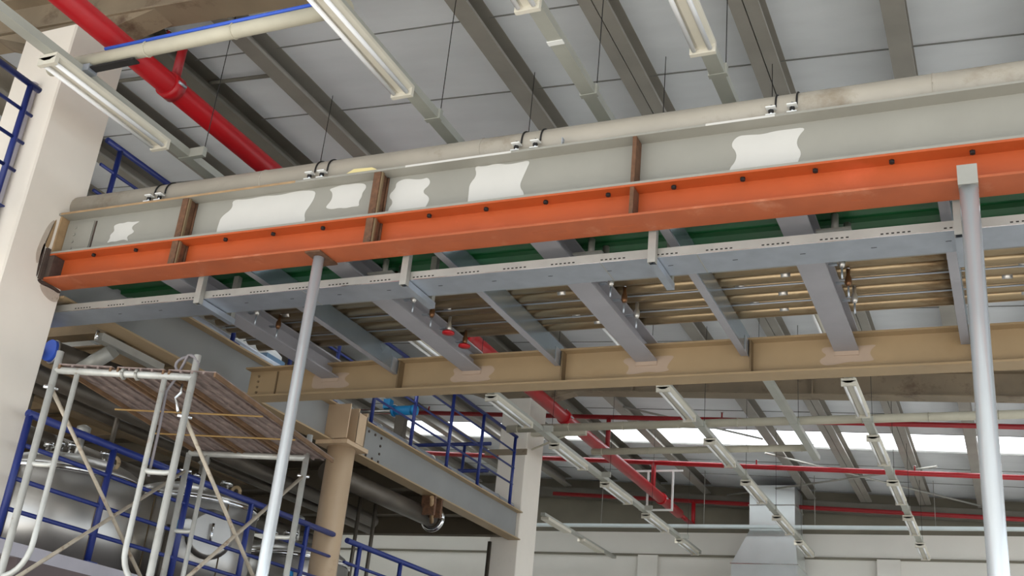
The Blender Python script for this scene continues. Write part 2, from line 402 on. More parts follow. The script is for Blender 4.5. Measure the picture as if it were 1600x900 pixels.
for i, (a, b_) in enumerate(((-3.0, -2.7), (-2.35, -2.15), (-.62, -.55), (-1.9, -1.75))):
    obj('scuff_mark', bx(a, b_, 5.05+.02*i, 5.09+.02*i, 4.3342, 4.335), 'orange_worn_shaded', t)

# big pipe lying on the beam with clamp pairs
PYc, PZc, PR = 5.17, 4.948, .102
t = thing('grey_main_pipe', (-1.5, PYc, 4.846), 'long thick dusty grey pipe lying along the top of the grey beam', 'pipe')
obj('pipe_run', cy((-5.998, PYc, PZc), (3.2, PYc, PZc), PR, 28), 'duct_grey', t)
for x in (-4.35, -2.75, -.2, 1.5):
    obj('weld_seam', MB().ring((x, PYc, PZc), (1, 0, 0), PR, .004, 28, 6), 'duct_grey', t)
CL = [(-5.242, -5.151, 'leftmost pair, nearest the cream column'), (-3.933, -3.84, 'second pair from the cream column'), (-2.491, -2.37, 'pair above the orange beam middle'), (-1.008, -.897, 'rightmost pair on the grey pipe')]
for a, b_, lab in CL:
    for x, sd in ((a, 'left'), (b_, 'right')):
        c = thing('pipe_clamp', (x, 5.03, 4.846), 'small bolted pipe clamp, %s one of the %s' % (sd, lab), 'clamp', 'pipe clamps on the grey pipe')
        obj('clamp_strap', MB().ring((x+.02, PYc, PZc), (1, 0, 0), PR+.003, .0055, 20, 6, PI*1.3, PI*2.05), 'black', c)
        for dz in (0, .048):
            obj('clamp_plate', bx(x-.026, x+.026, 5.022, 5.068, 4.862+dz, 4.869+dz), 'bracket_white', c)
        obj('clamp_bolt', cy((x, 5.045, 4.852), (x, 5.045, 4.932), .008, 8), 'chrome', c)
        obj('clamp_nut', cy((x, 5.045, 4.885), (x, 5.045, 4.901), .015, 6), 'black', c)
        obj('clamp_foot', bx(x-.018, x+.018, 5.03, 5.066, 4.8465, 4.862), 'galv', c)
obj('angle_clip', MB().extr([(-2.2, 4.85), (-2.165, 4.85), (-2.165, 4.856), (-2.194, 4.856), (-2.194, 4.91), (-2.2, 4.91)], 'y', 5.03, 5.06), 'galv', label='small loose steel angle clip on the beam between the clamps', cat='clip')

# two galvanised props under the orange beam
def prop(x, y, r, ztop, lab, plate):
    t = thing('prop_pole', (x, y, 0), lab, 'pole')
    obj('tube', cy((x, y, .012), (x, y, ztop-.01), r, 28), 'galv_pole', t)
    obj('base_plate', bx(x-.1, x+.1, y-.1, y+.1, 0, .012), 'galv', t)
    if plate == 'flat':
        obj('head_plate', bx(x-.05, x+.06, y-.085, y+.12, ztop-.01, ztop), 'rust', t)
    else:
        obj('head_plate', bx(x-.045, x+.045, y-.075, y+.05, ztop-.01, ztop), 'galv_dull', t)
        obj('head_cheek', bx(x-.045, x+.045, y-.082, y-.075, ztop-.03, ztop+.075), 'galv_dull', t)
prop(-3.78, 5.09, .034, 4.334, 'slim galvanised prop pole in the left half, under the orange beam', 'flat')
prop(-.07, 5.07, .044, 4.334, 'thick shiny galvanised prop pole at the right edge', 'fork')

# ------------------------------------------------------------------ mezzanine frame behind the orange beam
ZJ = 4.36
JA = [-5.0, -3.695, -2.276, -.863, .55, 1.95]
LA = ['leftmost heavy grey joist behind the slim pole, nearest the cream column', 'heavy grey joist right of the slim pole, with red valve handles beside it', 'heavy grey joist under the middle of the orange beam', 'heavy grey joist in the right half, left of the thick shiny pole', 'heavy grey joist right of the thick shiny pole', 'heavy grey joist outside the right edge']
for xr, lab in zip(JA, LA):
    t = thing('heavy_joist', (xr-.08, 6.2, ZJ), lab, 'joist', 'heavy joists')
    obj('joist_beam', xb(ibeam_prof(xr-.08, ZJ, ZJ+.15, .16, .01, .012), 'y', 5.201, 7.284), 'joist', t)
    obj('weld_plate', bx(xr-.16, xr, 7.276, 7.2845, ZJ-.03, ZJ), 'tan_patch', t)
JB = [-4.41, -3.01, -1.6, -.16, 1.25]
LB = ['bluish channel joist just right of the slim pole', 'bluish channel joist left of the middle of the tan beam', 'bluish channel joist right of the middle of the tan beam', 'grey channel joist just left of the thick shiny pole', 'grey channel joist outside the right edge']
for xr, lab in zip(JB, LB):
    t = thing('channel_joist', (xr-.03, 6.2, ZJ), lab, 'joist', 'channel joists')
    obj('channel_web', bx(xr-.006, xr, 5.201, 7.27, ZJ, ZJ+.15), 'joist_galv', t)
    obj('channel_flange', bx(xr-.06, xr-.006, 5.201, 7.27, ZJ, ZJ+.006), 'joist', t)
    obj('channel_flange', bx(xr-.06, xr-.006, 5.201, 7.27, ZJ+.144, ZJ+.15), 'joist', t)
    obj('end_cleat', bx(xr, xr+.004, 7.12, 7.275, ZJ-.02, ZJ+.1), 'galv', t)

t = thing('tan_beam', (-1, 7.29, 4.206), 'tan painted steel cross beam carrying the far ends of the joists', 'beam')
obj('web_and_flanges', xb(ibeam_prof(7.29, 4.206, 4.47, .17, .009, .014), 'x', -5.90, 3.4), 'tan_paint', t)
for xr in JB:
    obj('stiffener', bx(xr+.012, xr+.024, 7.206, 7.284, 4.221, 4.455), 'tan_dark', t)
for xr in JA:
    blob(0, 0, rough_rect(xr-.24, xr+.1, 4.275, 4.40, 0.04, 5), 7.2855, par=t, matn='tan_patch')
obj('splice_plate', bx(-5.87, -5.62, 7.276, 7.285, 4.24, 4.44), 'tan_paint', t)
obj('splice_edge', bx(-5.618, -5.608, 7.272, 7.285, 4.235, 4.445), 'tan_dark', t)
for i in range(4): obj('plate_bolt', cy((-5.80, 7.268, 4.265+i*.048), (-5.80, 7.277, 4.265+i*.048), .011, 6), 'tan_dark', t)

# green deck sheet strips
for i, yy in enumerate((5.212, 5.53, 5.848)):
    pr_ = []
    n = 2; wd = .312
    top = []
    for k in range(n):
        a = yy+wd*k/n; s_ = wd/n
        pr_ += [(a, 4.512), (a+s_*.45, 4.512), (a+s_*.55, 4.536), (a+s_*.95, 4.536)]
    top = [(p, q+.004) for p, q in reversed(pr_)]
    obj('deck_sheet', xb(pr_+top, 'x', -5.95, 3.2), 'green_deck', label='dark green ribbed deck sheet, %s strip behind the orange beam' % ('nearest', 'middle', 'rearmost')[i], cat='deck sheet', group='green deck sheets')
for i, (xa, xb_) in enumerate(((-5.9, 3.2),)):
    obj('deck_edge_angle', bx(xa, xb_, 6.165, 6.185, 4.511, 4.56), 'galv_dull', label='thin steel edge angle along the back of the green deck', cat='angle')

# bundle of process pipes over the joists
for i in range(6):
    yy = 6.26+i*.138+(.0 if i < 2 else .0); r = (.06, .052, .06, .05, .058, .06)[i]
    t = thing('process_pipe', (-1.2, yy, 4.512), 'warm stainless process pipe over the joists, %s' % ('nearest of the six to the green deck', 'second of six from the green deck', 'third of six from the green deck', 'fourth of six from the green deck', 'fifth of six from the green deck', 'farthest of the six, beside the tan beam')[i], 'pipe', 'stainless process pipes')
    r *= .92
    obj('pipe_run', cy((-5.6, yy, 4.512+r), (3.3, yy, 4.512+r), r, 16), 'warm_steel', t)
    for k in range(7):
        x = -5.1+k*1.3+random.uniform(-.3, .3)
        obj('pipe_coupling', cy((x-.03, yy, 4.514+r), (x+.03, yy, 4.514+r), r+.0015, 16), 'steel', t)

for i, yy in enumerate((6.467, 6.743)):  # pale strips added to imitate light showing through the pipe gaps
    obj('gap_light_strip', cy((-5.6, yy, 4.523), (3.3, yy, 4.523), .006, 8), 'galv', label='added pale strip imitating the light gap between the stainless pipes, %s one' % ('near', 'far')[i], cat='pipe')
# perforated cable tray under the joists with hangers
TY0, TY1, TZ = 5.265, 5.51, 4.2
t = thing('cable_tray', (-1.5, 5.39, TZ), 'long galvanised perforated cable tray hung below the joists', 'cable tray')
obj('tray_bottom', bx(-6.7, 3.2, TY0, TY1, TZ, TZ+.0025), 'galv', t)
obj('tray_side', bx(-6.7, 3.2, TY0, TY0+.003, TZ+.0025, TZ+.056), 'galv_dull', t)
obj('tray_side', bx(-6.7, 3.2, TY1-.003, TY1, TZ+.0025, TZ+.056), 'galv_dull', t)
obj('tray_edge', bx(-6.7, 3.2, TY0-.003, TY0, TZ, TZ+.004), 'chrome', t)
hb = MB(); x = -5.9
while x < 3.0:
    for k in range(6): hb.box(x+k*.026, x+k*.026+.014, TY0-.0008, TY0+.0005, TZ+.014, TZ+.021)
    x += .3
obj('slot_row', hb, 'hole', t, kind='stuff')
hb = MB(); x = -5.6
while x < 3.0:
    hb.box(x, x+.028, 5.375, 5.381, TZ-.0006, TZ+.0002); x += .36
obj('bottom_slot_row', hb, 'hole', t, kind='stuff')
for x in (-4.0, -2.0, -1.45, .9):
    obj('tray_joint', bx(x-.003, x+.003, TY0+.004, TY1, TZ-.002, TZ-.0003), 'galv_dull', t)
for x, lab in ((-4.79, 'leftmost, near the cream column'), (-3.24, 'right of the slim pole'), (-1.69, 'under the middle of the orange beam'), (-.13, 'beside the thick shiny pole'), (1.4, 'beyond the right edge')):
    h = thing('tray_hanger', (x, 5.4, TZ-.05), 'galvanised strut hanger of the cable tray, %s' % lab, 'hanger', 'cable tray hangers')
    obj('drop_strut', xb([(x-.022, TY0-.045), (x+.022, TY0-.045), (x+.022, TY0-.004), (x+.018, TY0-.004), (x+.018, TY0-.04), (x-.018, TY0-.04), (x-.018, TY0-.004), (x-.022, TY0-.004)], 'z', TZ-.044, 4.50), 'galv_dull', h)
    obj('bottom_arm', xb([(x-.022, TZ-.044), (x+.022, TZ-.044), (x+.022, TZ-.004), (x+.018, TZ-.004), (x+.018, TZ-.04), (x-.018, TZ-.04), (x-.018, TZ-.004), (x-.022, TZ-.004)], 'y', TY0-.003, TY1+.1), 'galv', h)
    obj('rear_strut', bx(x-.02, x+.02, TY1+.05, TY1+.09, TZ-.003, 4.50), 'galv_dull', h)

# valves and clamps on the right side of the heavy joists
def valve_set(xr, n, lab, red):
    for i in range(n):
        yy = 5.75+i*.27
        t = thing('small_valve', (xr+.07, yy, 4.40), '%s, %s' % (lab, ('nearest', 'second', 'third', 'fourth', 'farthest')[i]), 'valve', 'valves along the joists')
        obj('valve_body', MB().lathe([(.01, 0), (.02, .02), (.02, .05), (.012, .07), (.012, .11)], (xr+.07, yy, 4.40), 14), 'valve_brass' if i % 2 == 0 else 'steel', t)
        obj('valve_stem', cy((xr+.07, yy, 4.51), (xr+.07, yy, 4.60), .008, 8), 'chrome', t)
        obj('mounting_strap', bx(xr-.004, xr+.045, yy-.015, yy+.015, 4.42, 4.428), 'galv', t)
        if red and i >= n-2:
            obj('handwheel', MB().lathe([(.012, 0), (.045, .004), (.045, .018), (.012, .022)], (xr+.07, yy, 4.378), 16), 'red_paint', t)
        else:
            obj('drop_rod', cy((xr+.07, yy, 4.33), (xr+.07, yy, 4.40), .006, 8), 'galv', t)
valve_set(-3.695, 5, 'small pipe valve beside the joist right of the slim pole', True)
valve_set(-2.276, 4, 'small brass valve beside the joist under the middle of the orange beam', False)
valve_set(-.863, 4, 'small valve beside the joist left of the thick pole', False)
valve_set(-5.0, 3, 'small valve beside the joist nearest the cream column', False)
for xr, lab in ((-3.695, 'right of the slim pole'), (-2.276, 'under the middle of the orange beam'), (-.863, 'left of the thick pole')):
    t = thing('pipe_stand', (xr+.12, 5.62, 4.40), 'grey upright pipe support on the joist %s' % lab, 'support', 'pipe supports')
    for k, yy in enumerate((5.56, 5.68)):
        obj('upright', cy((xr+.1+.05*k, yy, 4.40), (xr+.1+.05*k, yy, 4.51), .02, 10), 'galv_dull', t)
    obj('cross_plate', bx(xr+.005, xr+.19, 5.5, 5.74, 4.39, 4.40), 'galv_dull', t)

# ------------------------------------------------------------------ beam along the hall between the white columns, railing on it
def long_beam(ya, yb, lab):
    t = thing('edge_beam', (-6.06, (ya+yb)/2, 4.28), lab, 'beam')
    obj('beam_web', bx(-6.065, -6.055, ya, yb, 4.296, 4.64), 'beam_grey', t)
    obj('bottom_flange', bx(-6.15, -5.97, ya, yb, 4.28, 4.296), 'tan_paint', t)
    obj('top_flange', bx(-6.15, -5.97, ya, yb, 4.64, 4.656), 'tan_paint', t)
    return t
t = long_beam(5.205, 13.455, 'long grey edge beam with tan flanges running back between the two cream columns')
obj('splice_plate', bx(-6.055, -6.046, 9.25, 9.9, 4.305, 4.63), 'beam_grey', t)
for i in range(4):
    for k in range(4):
        if i in (1, 2) and k in (1, 2): continue
        obj('plate_bolt', cy((-6.047, 9.38+.13*i, 4.34+.085*k), (-6.036, 9.38+.13*i, 4.34+.085*k), .014, 6), 'soot', t)
obj('plate_edge', bx(-6.055, -6.044, 9.30, 9.31, 4.31, 4.62), 'soot', t)
long_beam(1.5, 4.5, 'grey edge beam in front of the near cream column at the left edge')
def railing(name, x, ya, yb, posts, zb, zr, lab, r=.021):
    t = thing(name, (x, (ya+yb)/2, zb), lab, 'railing')
    for k, z in enumerate(zr):
        obj('rail', cy((x, ya, z), (x, yb, z), r*1.1 if k == 0 else r*.62, 10), 'blue_paint', t)
    for p in posts:
        po = obj('post', cy((x, p, zb), (x, p, zr[0]-.01), r, 10), 'blue_paint', t)
        obj('post_foot', bx(x-.05, x+.05, p-.05, p+.05, zb, zb+.008), 'blue_paint', po)
    return t
ZR = [5.60, 5.39, 5.17, 4.955]
railing('blue_railing', -6.02, 5.25, 13.15, [5.4, 6.25, 7.1, 7.95, 8.7, 9.48, 10.35, 11.24, 12.1, 13.11], 4.657, ZR, 'dark blue tube railing on the long edge beam between the two cream columns')
railing('blue_railing', -6.02, 1.6, 4.57, [2.0, 2.9, 3.75, 4.49], 4.657, ZR, 'dark blue tube railing in front of the near cream column, upper left corner')
t = thing('blue_railing', (-8, 13.35, 4.70), 'dark blue railing crossing the far end of the left mezzanine', 'railing')
for z in (5.58, 5.2): obj('rail', cy((-11.5, 13.36, z), (-6.5, 13.36, z), .026, 10), 'blue_paint', t)
for x in (-11, -9.6, -8.2, -6.9): obj('post', cy((x, 13.36, 4.70), (x, 13.36, 5.58), .022, 10), 'blue_paint', t)
# service pipe lying along the beam behind the railing
t = thing('service_pipe', (-6.12, 10, 4.66), 'pale bluish pipe lying along the edge beam behind the blue posts', 'pipe')
obj('pipe_run', cy((-6.13, 5.3, 4.72), (-6.13, 13.4, 4.72), .05, 16), 'galv', t)
for k in range(7): obj('pipe_clip', MB().ring((-6.13, 9.2+.62*k, 4.72), (0, 1, 0), .052, .006, 16, 6), 'galv_dull', t)
# steel column under the beam
t = thing('round_column', (-5.95, 8.92, 0), 'round tan steel column under the long edge beam', 'column')
obj('shaft', cy((-5.95, 8.92, 0), (-5.95, 8.92, 4.24), .135, 36), 'tan_light', t)
obj('cap_plate', bx(-6.13, -5.77, 8.72, 9.12, 4.24, 4.279), 'tan_light', t)
for yy in (8.745, 8.905, 9.065):
    obj('cap_rib', bx(-6.054, -5.80, yy-.007, yy+.007, 4.297, 4.639), 'tan_light', t)
obj('cap_face', bx(-5.812, -5.80, 8.90, 9.07, 4.297, 4.60), 'tan_light', t)
# flanged pipe hanging under the beam
t = thing('flanged_pipe', (-6.2, 10.2, 4.0), 'dark pipe with shiny open flange hanging below the edge beam', 'pipe')
obj('pipe_run', cy((-6.28, 9.2, 4.10), (-6.2, 11.35, 4.10), .1, 20, cap=True), 'dark_pipe', t)
obj('flange_ring', MB().ring((-6.198, 11.40, 4.10), (0, 1, 0), .125, .028, 28, 10), 'chrome', t)
for k in range(2):
    obj('hanger_bracket', bx(-6.14, -5.97, 10.98+.16*k, 11.02+.16*k, 4.06, 4.279), 'rust', t)
obj('bracket_strap', MB().cyl((-5.97, 10.9, 4.24), (-6.1, 11.2, 4.02), .025, 8), 'scorch', t)

# ------------------------------------------------------------------ left mezzanine and what hangs below it
mz = thing('mezzanine_floor', (-9, 11, 4.56), 'dark concrete mezzanine floor behind the long edge beam', 'floor')
obj('floor_slab', bx(-13.9, -6.16, 9.3, 13.42, 4.56, 4.655), 'mezz_slab', mz)
for i, yy in enumerate((5.95, 6.75, 7.6, 8.5, 9.5, 10.8, 12.1, 13.3)):
    nm = ('nearest', 'second', 'third', 'fourth', 'fifth', 'sixth', 'seventh', 'eighth', 'ninth', 'tenth')[i]
    obj('floor_beam', xb(ibeam_prof(yy, 4.30, 4.555, .13, .01, .012), 'x', -13.9, -6.16), 'tan_dark' if i < 4 else 'mezz_slab', label='brown floor beam under the left mezzanine, %s from the near cream column' % nm, cat='beam', group='mezzanine floor beams')
for i, x in enumerate((-7.6, -9.4, -11.4)):
    obj('floor_stringer', xb(ibeam_prof(x, 4.06, 4.298, .14, .01, .012), 'y', 5.5, 9.6), 'tan_dark', label='brown stringer beam below the mezzanine floor beams, %s' % ('nearest the edge beam', 'middle one', 'farthest left')[i], cat='beam', group='mezzanine stringers')
for i, (ya, yb) in enumerate(((6.03, 6.67), (7.7, 8.4))):
    obj('deck_plate', bx(-13.9, -8.9, ya-.1, yb+.1, 4.557, 4.575), 'mezz_slab', label='dark deck plate of the left mezzanine, %s' % ('near one', 'far one')[i], cat='deck plate')
for i, (x, ya, yb, z, r, lab) in enumerate(((-6.75, 5.6, 11.0, 3.98, .07, 'dark pipe hanging under the mezzanine close behind the edge beam'), (-7.15, 5.6, 11.6, 4.0, .045, 'thin dark pipe under the mezzanine behind the tan column'), (-8.3, 5.4, 12.4, 3.95, .09, 'thick dark pipe under the mezzanine above the tanks'), (-9.0, 5.4, 12.4, 3.9, .05, 'farthest dark pipe under the mezzanine above the tanks'))):
    obj('ceiling_pipe', cy((x, ya, z), (x, yb, z), r, 14), 'dark_pipe', label=lab, cat='pipe', group='pipes under the mezzanine')
for i, (x, yy, zb) in enumerate(((-6.65, 10.5, 2.7), (-6.5, 10.6, 2.75), (-6.95, 10.2, 2.6), (-7.4, 6.4, 3.8), (-7.0, 7.0, 3.75))):
    obj('drop_pipe', cy((x, yy, zb), (x, yy, 4.29), .022, 8), 'dark_pipe', label='thin vertical drop pipe under the mezzanine, %s' % ('left of a close pair behind the tan column', 'right of a close pair behind the tan column', 'behind the blue rail end', 'above the left tank', 'above the gap between the tanks')[i], cat='pipe')
# blue butterfly valve and angled steel bracket just right of the near column
t = thing('butterfly_valve', (-6.55, 6.0, 4.05), 'dark pipe valve with bright blue ring beside the near cream column', 'valve')
obj('valve_ring', cy((-6.60, 5.752, 4.13), (-6.595, 5.79, 4.13), .085, 24), 'blue_cable', t)
obj('valve_body', cy((-6.60, 5.79, 4.13), (-6.42, 6.55, 4.13), .085, 20), 'dark_pipe', t)
obj('flange', cy((-6.6, 5.79, 4.13), (-6.595, 5.805, 4.13), .095, 24), 'steel', t)
obj('actuator', bx(-6.72, -6.64, 5.66, 5.72, 4.06, 4.14), 'steel', t)
t = thing('steel_bracket', (-6.2, 6.1, 4.1), 'grey box bracket with bolts under the tray end, left side', 'bracket')
obj('bracket_box', MB().cyl((-6.45, 5.95, 4.03), (-6.16, 5.95, 4.17), .075, 4), 'galv_dull', t)
obj('bracket_arm', bx(-6.22, -6.14, 5.8, 6.5, 4.2, 4.26), 'galv_dull', t)
obj('bracket_bolt', cy((-6.18, 5.78, 4.2), (-6.18, 5.78, 4.27), .014, 8), 'chrome', t)
# boxes and machinery on the near part of the mezzanine
t = thing('control_box', (-6.5, 8.2, 4.576), 'pale blue cabinet with sloping front behind the slim pole', 'cabinet')
obj('cabinet_body', xb([(-6.75, 4.92), (-6.35, 4.92), (-6.35, 4.97), (-6.5, 5.10), (-6.75, 5.10)], 'y', 8.0, 8.25), 'bracket_white', t)
obj('cabinet_base', bx(-6.75, -6.32, 7.98, 8.27, 4.576, 4.92), 'blue_panel', t)
for i, (x, yy, c_) in enumerate(((-6.5, 7.0, 'blue_panel'), (-6.5, 7.45, 'kerb'))):
    t = thing('insulated_pipe', (x, yy, 4.576), ('light blue wrapped pipe end on the mezzanine left of the slim pole', 'pale grey wrapped pipe end left of the pale blue cabinet')[i], 'pipe')
    obj('wrapped_run', cy((x, yy-.35, 4.86), (x-.02, yy+.1, 4.86), .055, 16), c_, t)
    obj('pipe_stand', bx(x-.03, x+.03, yy-.15, yy-.09, 4.576, 4.806), 'dark_pipe', t)
obj('deck_plate', bx(-6.95, -6.16, 6.0, 9.29, 4.557, 4.575), 'mezz_slab', label='narrow dark deck plate behind the edge beam, carrying the pale cabinet', cat='deck plate')
t = thing('pump_motor', (-7.5, 12.45, 4.655), 'bright blue electric motor on a stand behind the blue railing', 'motor')
obj('motor_stand', bx(-7.5, -7.36, 12.4, 12.5, 4.655, 5.72), 'dark_pipe', t)
obj('motor_body', cy((-7.55, 12.45, 5.80), (-7.28, 12.45, 5.80), .065, 20), 'motor_blue', t)
obj('motor_flange', cy((-7.58, 12.45, 5.80), (-7.55, 12.45, 5.80), .08, 20), 'motor_blue', t)
obj('end_cap', cy((-7.28, 12.45, 5.80), (-7.22, 12.45, 5.80), .072, 20), 'motor_blue', t)
obj('terminal_box', bx(-7.72, -7.62, 12.4, 12.5, 5.83, 5.96), 'motor_blue', t)
obj('drive_shaft', cy((-8.1, 12.45, 5.80), (-7.58, 12.45, 5.80), .028, 12), 'steel', t)
t = thing('mixer_vessel', (-8.5, 12.3, 4.655), 'dark machine body behind the upper blue rails', 'machine')
obj('vessel', MB().lathe([(.32, 0), (.36, .1), (.36, 1.0), (.3, 1.15), (.1, 1.25)], (-8.5, 12.4, 4.655), 24), 'dark_pipe', t)
obj('vessel_band', MB().lathe([(.37, .7), (.375, .72), (.375, .78), (.37, .8)], (-8.5, 12.4, 4.655), 24), 'steel', t)

# ------------------------------------------------------------------ tank platform, tanks, lower railing
t = thing('tank_platform', (-8, 7, 2.3), 'low dark platform with pale kerb carrying the steel tanks', 'platform')
obj('platform_slab', bx(-11, -6.02, 5.25, 13.0, 2.30, 2.49), 'platform', t)
obj('slab_edge', bx(-6.02, -5.80, 5.25, 8.70, 2.30, 2.49), 'platform', t)
obj('slab_edge', bx(-6.02, -5.80, 9.12, 13.0, 2.30, 2.49), 'platform', t)
obj('kerb', bx(-5.9, -5.80, 5.0, 8.70, 2.49, 2.575), 'kerb', t)
obj('kerb', bx(-5.9, -5.80, 9.12, 13.0, 2.49, 2.575), 'kerb', t)
obj('edge_channel', bx(-5.84, -5.79, 4.9, 8.7, 2.2, 2.30), 'tan_dark', t)
ZL = [3.39, 3.185, 2.965, 2.77]
railing('blue_railing', -5.85, 5.07, 8.86, [5.09, 5.89, 6.75, 7.56, 8.42], 2.575, ZL, 'dark blue tube railing in front of the steel tanks', r=.024)
railing('blue_railing', -5.86, 9.12, 12.8, [9.37, 10.2, 11.0, 11.9], 2.575, ZL, 'dark blue tube railing beyond the round tan column', r=.024)
def tank(c, r, h, lab, n):
    t = thing('steel_tank', c, lab, 'tank', 'stainless tanks')
    zb = .12
    obj('shell', MB().lathe([(r, zb), (r, zb+h)], c, 48), 'steel', t)
    prof = [(r+.004, zb+h)]
    for i in range(1, 9):
        a = PI/2*i/8; prof.append((max(.02, r*math.cos(a)), zb+h+.2*math.sin(a)))
    obj('dome', MB().lathe(prof, c, 48), 'steel', t)
    obj('rim_band', MB().lathe([(r+.001, zb+h-.03), (r+.016, zb+h-.025), (r+.016, zb+h+.01), (r+.001, zb+h+.015)], c, 48), 'chrome', t)
    for k in range(3):
        a = .6+k*2.1; obj('leg', cy((c[0]+r*.8*math.cos(a), c[1]+r*.8*math.sin(a), c[2]), (c[0]+r*.8*math.cos(a), c[1]+r*.8*math.sin(a), c[2]+zb+.02), .04, 10), 'steel', t)
    for k in range(2):
        a = -.35-1.15*k; p = (c[0]+(r+.002)*math.cos(a), c[1]+(r+.002)*math.sin(a))
        obj('weld_seam', cy((p[0], p[1], c[2]+zb), (p[0], p[1], c[2]+zb+h-.03), .006, 6), 'tan_dark', t)
    zt = c[2]+zb+h+.15
    for k, (dx, dy, hh, rr) in enumerate(((-.2, -.15, .14, .04), (.05, -.25, .12, .03), (.12, -.2, .12, .03), (.3, .05, .1, .05))):
        nz = obj('nozzle', cy((c[0]+dx*r*1.6, c[1]+dy*r*1.6, zt-.06), (c[0]+dx*r*1.6, c[1]+dy*r*1.6, zt+hh), rr*.7, 14), 'chrome', t)
        obj('nozzle_clamp', cy((c[0]+dx*r*1.6, c[1]+dy*r*1.6, zt+hh-.03), (c[0]+dx*r*1.6, c[1]+dy*r*1.6, zt+hh), rr*1.2, 14), 'chrome', nz)
    a = -.15; lx, ly = c[0]+r*.86*math.cos(a), c[1]+r*.86*math.sin(a)
    obj('lifting_lug', MB().ring((lx, ly, c[2]+zb+h+.12), (0, 1, 0), .05, .017, 16, 8), 'tan_paint', t)
    obj('mixer_shaft', cy((c[0], c[1], zt), (c[0], c[1], zt+.3), .03, 12), 'steel', t)
    obj('mixer_head', MB().lathe([(.03, 0), (.06, .02), (.06, .06), (.02, .08)], (c[0], c[1], zt+.26), 14), 'galv_dull', t)
    return t
tank((-7.3, 6.95, 2.49), .60, .82, 'large stainless steel tank at the lower left corner beside the cream column', 0)
t2 = tank((-7.12, 8.35, 2.49), .60, .92, 'stainless steel tank behind the scaffold, second from the left', 1)
tank((-7.0, 9.9, 2.49), .60, .70, 'small part of a stainless tank beside the round tan column', 2)
# manway on the second tank
mc = Vector((-7.12+.6*.83, 8.35-.6*.56, 3.2)); md = Vector((.83, -.56, 0))
mw = obj('manway', MB().cyl(mc-md*.04, mc+md*.06, .2, 28), 'chrome', t2)
obj('manway_door', MB().cyl(mc+md*.06, mc+md*.085, .225, 28, r2=.18), 'steel', mw)
obj('manway_handle', MB().cyl(mc+md*.12+Vector((0, 0, -.09)), mc+md*.12+Vector((0, 0, .09)), .014, 8), 'chrome', mw)
# sampling valves between the tanks
t = thing('blue_valve', (-6.7, 7.55, 2.49), 'small pipe with light blue and white valve caps between the two left tanks', 'valve')
obj('riser', cy((-6.62, 7.5, 2.49), (-6.62, 7.5, 3.18), .03, 12), 'dark_pipe', t)
obj('valve_arm', cy((-6.62, 7.5, 3.16), (-6.36, 7.4, 3.16), .025, 12), 'chrome', t)
obj('blue_cap', cy((-6.44, 7.44, 3.16), (-6.40, 7.42, 3.16), .06, 16), 'motor_blue', t)
obj('white_cap', MB().lathe([(.01, -.05), (.05, -.03), (.055, 0), (.05, .03), (.01, .05)], (-6.33, 7.39, 3.16), 16), 'bracket_white', t)
t = thing('blue_valve', (-6.35, 8.95, 2.49), 'small valve with round blue knob behind the slim pole, low', 'valve')
obj('riser', cy((-6.3, 8.85, 2.49), (-6.3, 8.85, 3.05), .025, 12), 'dark_pipe', t)
obj('knob', MB().lathe([(.01, -.05), (.045, -.03), (.05, 0), (.045, .03), (.01, .05)], (-6.24, 8.8, 3.0), 16), 'motor_blue', t)
obj('body', cy((-6.3, 8.85, 3.0), (-6.22, 8.78, 3.0), .03, 10), 'chrome', t)

# ------------------------------------------------------------------ scaffold tower
FLp, FRp, BLp, BRp = Vector((-5.21, 4.63, 0)), Vector((-4.37, 4.88, 0)), Vector((-5.47, 6.24, 0)), Vector((-4.575, 6.43, 0))
def at(p, z): return Vector((p.x, p.y, z))
scaf = t = thing('scaffold_tower', (-4.9, 5.5, 0), 'off-white tubular scaffold tower with cross braces at the lower left', 'scaffold')
TR = .0215
def frame(L_, R_, zt, zmid, zarc, up_):
    obj('leg', cy(at(L_, 0), at(L_, zt+up_[0]), TR, 14), 'scaffold', t)
    obj('leg', cy(at(R_, 0), at(R_, zt+up_[1]), TR, 14), 'scaffold', t)
    obj('top_bar', cy(at(L_, zt), at(R_, zt), TR, 14), 'scaffold', t)
    d = R_-L_
    for fr, en in ((.165, 0.), (.80, 1.)):
        p = L_+d*fr; e = L_+d*en
        pts = [at(p, zt), at(p, zarc+.22)]
        for k in range(1, 8):
            a = PI/2*k/7; q = p+(e-p)*(1-math.cos(a)); pts.append(at(q, zarc+.22-.2*math.sin(a)))
        obj('inner_tube', MB().tube(pts, TR*.78, 12), 'scaffold', t)
        obj('rung', MB().tube([at(e, zmid), at(e+(p-e)*.25, zmid-.008), at(e+(p-e)*.75, zmid-.008), at(p, zmid)], TR*.72, 10), 'scaffold', t)
        obj('rung', cy(at(e, zmid-.9), at(p, zmid-.9), TR*.7, 10), 'scaffold', t) if False else None
frame(FLp, FRp, 3.5, 2.93, 2.26, (.12, .14))
frame(BLp, BRp, 3.44, 2.88, 2.2, (.0, .17))
for a, za, b_, zb in ((FLp, 3.39, BLp, 2.33), (FLp, 2.2, BLp, 3.31), (FRp, 3.26, BRp, 2.25), (FRp, 2.12, BRp, 3.31)):
    br = obj('cross_brace', cy(at(a, za), at(b_, zb), .0125, 10), 'brace', t)
    for p, z in ((a, za), (b_, zb)):
        obj('brace_pin', cy(at(p, z)+Vector((-.03, -.03, 0)), at(p, z)+Vector((.03, .03, 0)), .012, 8), 'chrome', br)
for p in (FLp, FRp, BLp, BRp): obj('base_plate', bx(p.x-.07, p.x+.07, p.y-.07, p.y+.07, 0, .008), 'galv_dull', t)
